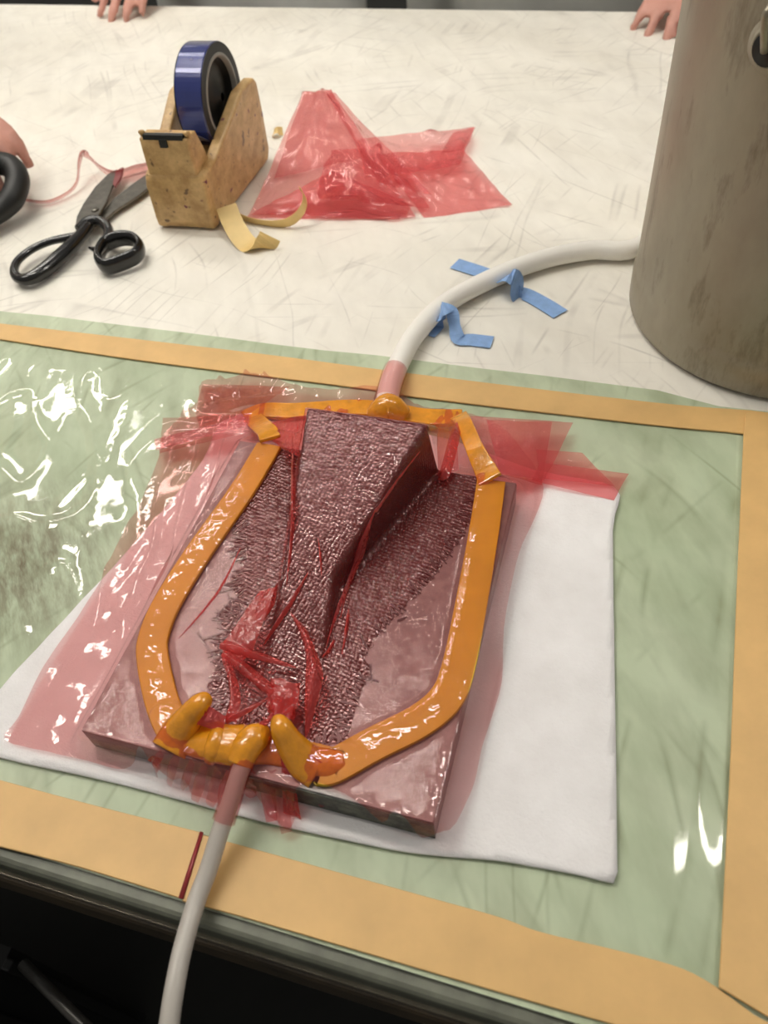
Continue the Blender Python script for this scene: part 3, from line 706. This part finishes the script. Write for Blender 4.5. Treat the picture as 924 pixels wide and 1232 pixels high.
# ---------------------------------------------------------------- blue tape pieces over the hose
def tape_piece(pts, w, label, sides=None, n=5):
    path = smooth_path(pts, n)
    o = mesh('blue_tape', *ribbon(path, w, .0004, sides), M_BLUETAPE, smooth=False); return tag(o, label, 'tape', 'blue tape holding the hose')
hz = .0012
tape_piece([P(547, 317, hz), P(575, 326, hz), P(597, 334, hz + .001), P(606, 335, .012), P(614, 333, .0205), P(622, 339, .014), P(622, 354, .004), P(632, 354, hz), P(655, 366, hz), P(674, 378, hz)], .017, 'blue tape piece over the white hose, the one nearer the bucket', (P(674, 378) - P(547, 317)).cross(Vector((0, 0, 1))))
tape_piece([P(519, 405, hz), P(528, 392, hz + .001), P(530, 381, .012), P(534, 371, .0205), P(543, 374, .017), P(547, 392, .008), P(552, 408, hz + .001), P(567, 409, hz), P(592, 412, hz)], [.006, .010, .014, .019, .012, .010, .014, .016, .016], 'crumpled blue tape piece over the white hose, the one nearer the mould')

# ---------------------------------------------------------------- metal bucket
BX, BY, BR = .129, .642, .1245
bk = thing('metal_bucket', (BX, BY, 0), 'tall dull grey metal bucket with stains standing on the table', 'bucket')
O = Vector((BX, BY, 0))
prof = [(0, .0005), (BR - .010, .0005), (BR - .003, .002), (BR, .006), (BR + .0005, .030), (BR - .0008, .033), (BR - .0015, .037), (BR - .0015, .15), (BR - .001, .29), (BR + .003, .293), (BR + .004, .300), (BR + .001, .304), (BR - .004, .302), (BR - .005, .29), (BR - .005, .02), (BR - .012, .010), (0, .008)]
mesh('bucket_body', *lathe(prof, 96, origin=O), M_BUCKET, bk)
def lug(az):
    d = Vector((math.cos(az), math.sin(az), 0)); s = Vector((-d.y, d.x, 0)); c = O + d * (BR + .001) + Vector((0, 0, .247))
    o = mesh('handle_lug', *lathe([(0, 0), (.016, 0), (.016, .003), (.013, .005), (.0115, .007), (.0098, .008), (.009, .006), (0, .0055)], 28, d, c - d * .003), M_BUCKET, bk)
    mesh('lug_hole_shade', *lathe([(0, 0), (.009, 0), (.009, .0012), (0, .0012)], 20, d, c + d * .0052), M_BLACKPL, o)  # solid black disc on the lug, standing in for shade inside its hole
    return c, d

az = math.radians(-124)
c1, d1 = lug(az); c2, d2 = lug(az + math.pi)
hp = [c1 + d1 * .008, c1 + d1 * .016 + Vector((0, 0, .02))]
for k in range(1, 12):
    t = math.pi * k / 12; hp.append(O + (d1 * math.cos(t)) * (BR + .018) + Vector((0, 0, .24 + .13 * math.sin(t))))
hp += [c2 + d2 * .016 + Vector((0, 0, .02)), c2 + d2 * .008]
mesh('bail_handle', *sweep(smooth_path(hp, 4), .0024, 10), M_EDGELINE, bk)

# ---------------------------------------------------------------- tape dispenser with its roll
DX, DY, DA = -.457, .682, math.radians(3)
dsp = thing('tape_dispenser', (DX, DY, 0), 'speckled tan desktop tape dispenser with a blue roll', 'tape dispenser')
ca, sa = math.cos(DA), math.sin(DA)
def D(u, v, w):
    u += .07 * max(0, w - .03)
    return Vector((DX + u * ca - v * sa, DY + u * sa + v * ca, w))   # u across, v back, w up
def sidewall(s):
    """one cheek of the body: side profile in (v, w), lofted across u"""
    pr = [(0, .002), (.150, .002), (.158, .012), (.156, .060), (.150, .090), (.143, .097), (.108, .098), (.094, .092), (.030, .064), (.012, .062), (.003, .060), (-.002, .050), (-.001, .012)]
    n = len(pr); v = []
    for v_, w_ in pr:
        wid = .033 + .010 * min(1, max(0, v_) / .12); a, b = (wid - .013, wid) if s > 0 else (-wid, -wid + .013)
        v += [D(a, v_, w_), D(b, v_, w_)]
    f = [tuple(range(0, 2 * n, 2)), tuple(range(1, 2 * n, 2))[::-1]] + [(2 * i, 2 * i + 1, (2 * i + 3) % (2 * n), (2 * i + 2) % (2 * n)) for i in range(n)]
    return bevel(mesh('side_cheek', v, f, M_DISP, dsp, smooth=False), .003, 3, 25)
sidewall(1); sidewall(-1)
def loft(name, secs, mat, parent, bw=.003):
    n = len(secs[0]); v = [q for s in secs for q in s]
    f = [tuple(range(n))[::-1], tuple(range((len(secs) - 1) * n, len(secs) * n))]
    for i in range(len(secs) - 1):
        for k in range(n): f.append((i * n + k, i * n + (k + 1) % n, i * n + n + (k + 1) % n, i * n + n + k))
    return bevel(mesh(name, v, f, mat, parent, smooth=False), bw, 3, 25)
def rect(hw, v0, v1, w, r=.010):
    return [D(-hw + r * .3, v0, w), D(hw - r * .3, v0, w), D(hw, v0 + r, w), D(hw, v1, w), D(-hw, v1, w), D(-hw, v0 + r, w)]
loft('body', [rect(.031, .002, .150, .001), rect(.0345, -.001, .152, .010), rect(.034, -.003, .08, .056), rect(.032, -.001, .07, .063)], M_DISP, dsp, .004)
loft('cutter_head', [rect(.0275, .000, .034, .055, .004), rect(.0265, -.003, .026, .080, .004), rect(.0262, -.004, .016, .100, .003)], M_DISP, dsp, .0015)
for s in (-1, 1):
    mesh('head_horn', *sweep([D(s * .0235, .006, .097), D(s * .0238, .002, .103), D(s * .0238, -.002, .1055)], [.0035, .003, .0018], 10), M_DISP, dsp)
MB().add([D(-.021, -.0045, .099), D(.021, -.0045, .099), D(.021, -.0035, .1035), D(-.021, -.0035, .1035), D(-.021, .004, .099), D(.021, .004, .099), D(.021, .002, .1032), D(-.021, .002, .1032)],
         [(0, 1, 2, 3), (5, 4, 7, 6), (3, 2, 6, 7), (0, 3, 7, 4), (1, 5, 6, 2)]).build('cutter_blade', M_STEEL_DARK, dsp, smooth=False)
MB().add([D(-.004, -.0055, .092), D(.004, -.0055, .092), D(.004, -.0055, .100), D(-.004, -.0055, .100), D(-.004, -.003, .092), D(.004, -.003, .092), D(.004, -.003, .100), D(-.004, -.003, .100)],
         [(0, 1, 2, 3), (5, 4, 7, 6), (3, 2, 6, 7), (0, 3, 7, 4), (1, 5, 6, 2), (0, 4, 5, 1)]).build('blade_clip', M_STEEL_DARK, dsp, smooth=False)
RC, RO, RW = (.098, .096), .0505, .0145
ax = Vector((ca, sa, 0)); rc0 = D(.009, RC[0], RC[1])
roll = thing('tape_roll', rc0 - Vector((0, 0, RO)), 'shiny dark blue tape roll mounted in the tan dispenser', 'tape roll')
mesh('wound_tape', *lathe([(.0405, -RW), (RO - .001, -RW), (RO, -RW + .001), (RO, RW - .001), (RO - .001, RW), (.0405, RW)], 72, ax, rc0), M_BLUE, roll, smooth=False)
for ro, z, mt in ((RO - .0006, RW, M_STEEL_DARK), (RO - .0006, -RW - .0006, M_STEEL_DARK)):
    mesh('wound_edge', *lathe([(.0405, z), (ro, z), (ro, z + .0006), (.0405, z + .0006)], 72, ax, rc0, True), mt, roll, smooth=False)
mesh('core', *lathe([(.0368, -RW - .001), (.0405, -RW - .001), (.0405, RW + .001), (.0368, RW + .001)], 72, ax, rc0, True), M_CORE, roll)
mesh('hub', *lathe([(.004, -RW - .002), (.012, -RW - .004), (.034, -RW + .002), (.0365, -RW - .001), (.0365, RW - .004), (.034, RW - .010), (.012, RW - .004), (.004, RW)], 48, ax, rc0), M_BLACKPL, dsp)
tongue = [D(.007, .062, .064), D(.006, .044, .078), D(.003, .022, .094), D(0, .004, .1015)]
mesh('tape_end', *ribbon(smooth_path(tongue, 4), .028, .0003, ax), plain('tape_underside', (120, 124, 150), .3), roll, smooth=False)

# ---------------------------------------------------------------- shears
sh = thing('shears', P(100, 270), 'large black-handled tailor shears lying open beside the tan dispenser', 'scissors')
def flat(name, px, z0, z1, mat, parent=sh, bw=.0008):
    return bevel(mesh(name, *prism([P(x, y, (z0 + z1) / 2).xy for x, y in px], z0, z1), mat, parent, smooth=False), bw, 2)
b1 = flat('blade', [(91, 276), (93, 262), (101, 246), (115, 226), (130, 211), (141, 205), (137, 222), (128, 246), (118, 262), (107, 277)], .010, .0135, M_BLADE)
flat('blade_tip', [(137, 207), (149, 202), (146, 215), (139, 226), (135, 222)], .0101, .0134, M_BLADE_RED, b1)
flat('blade', [(113, 272), (122, 258), (140, 238), (162, 221), (185, 205), (190, 206), (186, 222), (165, 238), (140, 254), (124, 268)], .0045, .008, M_BLADE)
mesh('pivot_screw', *lathe([(0, .0045), (.0042, .0045), (.0042, .0146), (.003, .0155), (0, .0155)], 20, origin=Vector((P(114, 252, .0145).x, P(114, 252, .0145).y, 0))), M_BLADE, sh)
h1 = smooth_path([P(*q) for q in [(106, 272, .011), (97, 284, .011), (86, 296, .011), (70, 311, .010), (52, 326, .009), (36, 335, .009), (23, 335, .009), (17, 326, .010), (22, 313, .011), (40, 299, .012), (62, 290, .013), (82, 286, .013), (95, 284, .012)]], 5)
mesh('long_handle', *sweep(h1, [.007, .0072, .0078, .0082, .008, .007, .0055, .0046, .0042, .0042, .0042, .0046, .005], 14, squash=.9), M_BLACK, sh)
h2 = smooth_path([P(*q) for q in [(96, 276, .012), (104, 268, .013), (116, 265, .013), (127, 271, .012), (131, 281, .012), (127, 293, .012)]], 5)
mesh('shank', *sweep(h2, [.006, .006, .0055, .0055, .0055, .005], 14), M_BLACK, sh)
h3 = smooth_path([P(*q) for q in [(128, 293, .013), (144, 287, .014), (160, 288, .014), (169, 297, .013), (163, 308, .012), (146, 316, .011), (128, 321, .011), (119, 313, .012), (121, 302, .013)]], 5, True)
mesh('thumb_loop', *sweep(h3, .0045, 14, True, up=(0, 0, 1), squash=2.0), M_BLACK, sh)
mesh('thumb_rest', *sweep([P(121, 302, .012), P(113, 300, .012), P(107, 298, .012)], [.004, .003, .0012], 10), M_BLACK, sh)

# ---------------------------------------------------------------- loose film, paper and ribbon
pile = MB()
A, B = P(366, 110, .090), P(399, 109, .088)
for cs, nu, nv, am, sd in [
    ([A, B, P(500, 262, .002), P(297, 262, .002)], 16, 22, .007, 1.1),
    ([P(392, 112, .087), P(402, 112, .086), P(520, 236, .004), P(455, 220, .020)], 8, 20, .004, 2.2),
    ([A, B, P(440, 190, .0), P(330, 215, .0)], 12, 14, .005, 3.3),
    ([P(398, 178, .045), P(452, 178, .040), P(515, 250, .004), P(380, 240, .020)], 14, 14, .009, 4.4),
    ([P(300, 258, .002), P(400, 205, .030), P(498, 248, .010), P(480, 264, .002)], 16, 10, .006, 5.5),
    ([P(428, 168, .025), P(572, 153, .012), P(552, 200, .010), P(440, 215, .015)], 18, 10, .006, 6.6),
    ([P(450, 185, .015), P(556, 180, .010), P(617, 247, .001), P(510, 262, .001)], 18, 14, .005, 7.7),
    ([P(545, 160, .016), P(572, 153, .004), P(558, 180, .006), P(530, 185, .016)], 8, 8, .003, 8.8)]:
    pile.add(*panel(cs, nu * 2, nv * 2, am, seed=sd, build=False, crease=1.1))
pile.v = [Vector((p.x, p.y, max(p.z, .0006))) for p in pile.v]
tag(pile.build('crumpled_film', M_FILM_LOOSE), 'crumpled heap of translucent red film standing behind the tape dispenser', 'plastic film')
rb = smooth_path([P(*q) for q in [(14, 236, .012), (32, 241, .006), (58, 243, .004), (82, 232, .005), (93, 218, .010), (95, 198, .020), (99, 186, .026), (108, 190, .020), (122, 203, .012), (140, 211, .008), (165, 205, .008), (185, 200, .008)]], 5)
tag(mesh('film_ribbon', *ribbon(rb, [.007, .006, .008, .007, .008, .012, .014, .012, .014, .020, .024, .02], .0003, Vector((.35, -.45, .82))), M_FILM, smooth=True), 'thin twisting ribbon of pale pink film behind the shears', 'film scrap')
yp = smooth_path([P(*q) for q in [(272, 248, .020), (280, 268, .012), (292, 288, .004), (303, 297, .0012), (314, 297, .004), (322, 290, .010), (325, 284, .014)]], 5)
tag(mesh('paper_strip', *ribbon(yp, .022, .0004, Vector((.93, .36, 0))), M_PAPER, smooth=False), 'short curled yellow paper strip at the foot of the dispenser', 'paper strip')
yp = smooth_path([P(*q) for q in [(282, 258, .006), (305, 267, .003), (330, 270, .004), (350, 266, .009), (364, 252, .018), (366, 236, .028), (360, 226, .034)]], 5)
tag(mesh('paper_strip', *ribbon(yp, [.014, .013, .012, .012, .011, .010, .009], .0004, Vector((-.1, -.35, .9))), M_PAPER, smooth=False), 'long curling yellow paper strip in front of the red film heap', 'paper strip')
yp = smooth_path([P(328, 164, .002), P(333, 158, .006), P(340, 158, .004)], 5)
tag(mesh('paper_scrap', *ribbon(yp, .010, .0006, Vector((.3, 1, .4))), M_PAPER, smooth=False), 'tiny yellow scrap on the table right of the dispenser', 'paper scrap')

# ---------------------------------------------------------------- black crate and rod below the near edge
cz = -.45; c0 = P(-60, 1180, cz)
cr = thing('black_crate', (c0.x, c0.y - .05, -.9), 'black ribbed plastic crate in the dark below the table edge', 'crate')
x1, y1 = P(14, 1140, cz).x, P(14, 1140, cz).y
b = MB(); b.box((x1 - .40, y1 - .30, -.9), (x1, y1, -.888)); b.box((x1 - .40, y1 - .30, -.888), (x1 - .39, y1, cz)); b.box((x1 - .01, y1 - .30, -.888), (x1, y1, cz)); b.box((x1 - .39, y1 - .30, -.888), (x1 - .01, y1 - .29, cz)); b.box((x1 - .39, y1 - .01, -.888), (x1 - .01, y1, cz))
b.build('crate_body', M_BLACKPL, cr, smooth=False)
for k in range(7):
    yy = y1 - .015 - k * .045
    bevel(MB().box((x1 + .0002, yy - .006, -.86), (x1 + .010, yy + .006, cz + .002)).build('rib', M_BLACKPL, cr, smooth=False), .002)
ra, rb_ = P(28, 1160, -.42), P(112, 1245, -.40)
rd = sweep([ra, ra.lerp(rb_, .5), rb_, rb_ + (rb_ - ra) * 1.2 + Vector((0, 0, -.10))], [.006, .006, .006, .006], 12)
tag(mesh('metal_rod', *rd, plain('dull_rod', (74, 72, 68), .35, .4)), 'thin dull grey rod beside the crate below the table', 'rod')

# ---------------------------------------------------------------- people round the table
def capsule(mb, a, b, ra, rb, seg=12):
    a, b = Vector(a), Vector(b); d = b - a; L = d.length; ax_ = d.normalized() if L > 1e-6 else Vector((0, 0, 1)); pr = []
    for k in range(5): t = -math.pi / 2 + math.pi / 2 * k / 4; pr.append((max(1e-5, ra * math.cos(t)), ra * math.sin(t)))
    for k in range(5): t = math.pi / 2 * k / 4; pr.append((max(1e-5, rb * math.cos(t)), L + rb * math.sin(t)))
    v, f = lathe(pr, seg, ax_, a); n = len(v)
    f.append(tuple(range(seg))[::-1]); f.append(tuple(range(n - seg, n))); mb.add(v, f)
def ellipsoid(mb, c, rx, ry, rz, rot=None):
    v, f = lathe([(max(1e-4, math.cos(t)), math.sin(t)) for t in np.linspace(-math.pi / 2, math.pi / 2, 13)], 20)
    n = len(v); f.append(tuple(range(20))[::-1]); f.append(tuple(range(n - 20, n)))
    q = rot or Matrix.Identity(3); mb.add([Vector(c) + q @ Vector((p.x * rx, p.y * ry, p.z * rz)) for p in v], f)
def remesh(o, vox, it=4):
    r = o.modifiers.new('r', 'REMESH'); r.mode = 'VOXEL'; r.voxel_size = vox; r.use_smooth_shade = True
    s = o.modifiers.new('s', 'SMOOTH'); s.factor = .5; s.iterations = it; return o
def hand(mb, wrist, fdir, pdir, side, curl=.5, spread=.09):
    """palm, four fingers of unequal length and an angled thumb; fdir = along fingers, pdir = palm normal (down)"""
    F = Vector(fdir).normalized(); N = Vector(pdir); N = (N - F * N.dot(F)).normalized(); S = F.cross(N) * side
    wrist = Vector(wrist)
    for k in range(4):
        o_ = (k - 1.5) * .019; capsule(mb, wrist + S * o_ * .55, wrist + F * .085 + S * o_, .014, .0115)
    for k, L in enumerate((.068, .078, .074, .058)):
        o_ = (k - 1.5) * .0205; p = wrist + F * .088 + S * o_; d = (F + S * (k - 1.5) * spread).normalized(); r = .0092
        for j, fr_ in enumerate((.45, .32, .26)):
            ang = curl * (.35, .9, .7)[j]; d = (d * math.cos(ang) + N * math.sin(ang)).normalized(); q_ = p + d * L * fr_
            capsule(mb, p, q_, r, r * .9, 10); p = q_; r *= .9
    p = wrist + F * .030 - S * .026; d = (F * .75 - S * .65 + N * .2).normalized(); r = .0115
    for L in (.036, .032, .026):
        q_ = p + d * L; capsule(mb, p, q_, r, r * .9, 10); p = q_; r *= .9; d = (d + F * .25 + N * .12).normalized()
def elbow(s, w, la, lb, hint):
    s, w = Vector(s), Vector(w); d = w - s; L = min(d.length, (la + lb) * .995); x = (la * la - lb * lb + L * L) / (2 * L); h = math.sqrt(max(0, la * la - x * x))
    u = d.normalized(); hv = Vector(hint); hv = (hv - u * hv.dot(u)).normalized(); return s + u * x + hv * h
def person(loc, face, lean, hands, label, coat, skin):
    """hands: two of (wrist, finger dir, palm normal, curl) ; face = heading angle of the body"""
    loc = Vector(loc); t = thing('person', loc, label, 'person')
    f = Vector((math.cos(face), math.sin(face), 0)); rgt_ = Vector((f.y, -f.x, 0)); U = Vector((0, 0, 1)); ln = (U * math.cos(lean) + f * math.sin(lean))
    body, ct, tr_, = MB(), MB(), MB()
    hip = loc + U * .92; chest = hip + ln * .36; neck = hip + ln * .52; head = neck + ln * .13 + f * .03
    for s in (-1, 1):
        hj = hip + rgt_ * s * .09; kn = loc + rgt_ * s * .10 + U * .50 + f * .02; an = loc + rgt_ * s * .11 + U * .09
        for mb_, e in ((body, 0), (tr_, .012)):
            capsule(mb_, hj, kn, .082 + e, .055 + e); capsule(mb_, kn, an, .054 + e, .036 + e * 1.6)
        capsule(body, an - U * .05, an - U * .055 + f * .15, .034, .03)
        sb = MB(); capsule(sb, an - U * .04 - f * .03, an - U * .048 + f * .17, .047, .040)
        so_ = sb.build('shoe', M_SHOE, t); remesh(so_, .012, 3)
    for mb_, e in ((body, 0), (ct, .016)):
        for s in (-1, 1):
            capsule(mb_, hip + rgt_ * s * .06, chest + rgt_ * s * .07, .105 + e, .105 + e); capsule(mb_, chest + rgt_ * s * .05, chest + ln * .09 + rgt_ * s * .10, .10 + e, .065 + e)
    for s in (-1, 1): capsule(ct, hip + rgt_ * s * .06, hip + rgt_ * s * .075 - U * .28, .125, .135)
    capsule(tr_, hip - rgt_ * .05, hip + rgt_ * .05, .115, .115)
    capsule(body, neck - ln * .04, neck + ln * .09, .055, .05)
    ellipsoid(body, head + U * .03, .075, .092, .115); ellipsoid(body, head - U * .03 + f * .02, .058, .065, .07)
    capsule(body, head + f * .088 + U * .035, head + f * .108 + U * .005, .010, .014)
    for s in (-1, 1): ellipsoid(body, head + rgt_ * s * .077 + U * .01, .012, .022, .032)
    capsule(body, head + f * .092 - U * .035 - rgt_ * .02, head + f * .092 - U * .035 + rgt_ * .02, .008, .008)
    for s, h in zip((-1, 1), hands):
        sh_ = chest + ln * .10 + rgt_ * s * .17; w = Vector(h[0]); el = elbow(sh_, w, .30, .27, -f * .3 + rgt_ * s * .6 - U * .6)
        capsule(body, sh_, el, .048, .040); capsule(body, el, w, .040, .026); hand(body, w, h[1], h[2], s, h[3])
        capsule(ct, sh_, el, .064, .055); capsule(ct, el, el.lerp(w, .93), .055, .042)
    remesh(body.build('body', skin, t), .0065, 3); remesh(ct.build('overall', coat, t), .012, 6); remesh(tr_.build('trousers', M_TROUS, t), .012, 4)
    hb = MB(); ellipsoid(hb, head + U * .055 - f * .018, .086, .098, .102); remesh(hb.build('hair', M_HAIR, t), .012, 2)
    for s in (-1, 1):
        eb = MB(); ellipsoid(eb, head + f * .083 + rgt_ * s * .032 + U * .03, .013, .013, .012); eb.build('eye', M_EYE, t)
W = lambda px, py, z: P(px, py, z)
tipB, tipC = W(128, 17, .012), W(785, 36, .010)
person((-.74, YF + .24, -.9), -math.pi / 2, .12,
       [(Vector((-.55, YF + .17, -.10)), (-.2, -.6, -1), (0, 0, -1), .5), (tipB + Vector((.03, .158, .035)), (-.10, -1, -.12), (0, 0, -1), .40)][::1],
       'person in pale grey overall at the far left table edge, resting a hand on it', M_COAT2, M_SKINR)
person((-.16, YF + .24, -.9), -math.pi / 2, .10,
       [(tipC + Vector((.055, .143, .032)), (-.35, -1, -.15), (0, 0, -1), .40), (Vector((-.40, YF + .2, -.12)), (0, -.2, -1), (.7, 0, 0), .4)],
       'person in grey overall at the far table edge, fingers hooked over it beside the bucket', M_COAT, M_SKINR)
hw = W(-84, 138, .085)
person((-1.46, .86, -.9), -.12, .42,
       [(Vector((-1.24, 1.16, .02)), (1, -.1, -.1), (0, 0, -1), .4), (hw + Vector((-.03, .03, .01)), (.9, -.35, -.25), (0, -.2, -1), .75)],
       'person reaching in from the left edge holding black-handled cutters', M_COAT, M_SKINR)
# black-handled cutters in that hand
ct_ = thing('hand_cutters', P(-5, 240, 0), 'black-handled cutters held in the hand at the left edge', 'scissors')
g = smooth_path([P(*q) for q in [(-30, 205, .050), (-8, 197, .046), (12, 200, .040), (21, 215, .034), (16, 236, .026), (2, 252, .020), (-20, 268, .018)]], 5)
mesh('grip', *sweep(g, [.010, .012, .013, .013, .013, .012, .009], 14), M_BLACKPL, ct_)
g = smooth_path([P(*q) for q in [(-34, 215, .050), (-22, 225, .040), (-24, 250, .026), (-34, 270, .018)]], 5)
mesh('grip', *sweep(g, [.009, .010, .010, .008], 12), M_BLACKPL, ct_)
mesh('blade', *prism([P(x, y, .014).xy for x, y in [(-22, 262), (-32, 275), (-85, 315), (-92, 318), (-60, 285)]], .010, .016), M_BLADE, ct_, smooth=False)
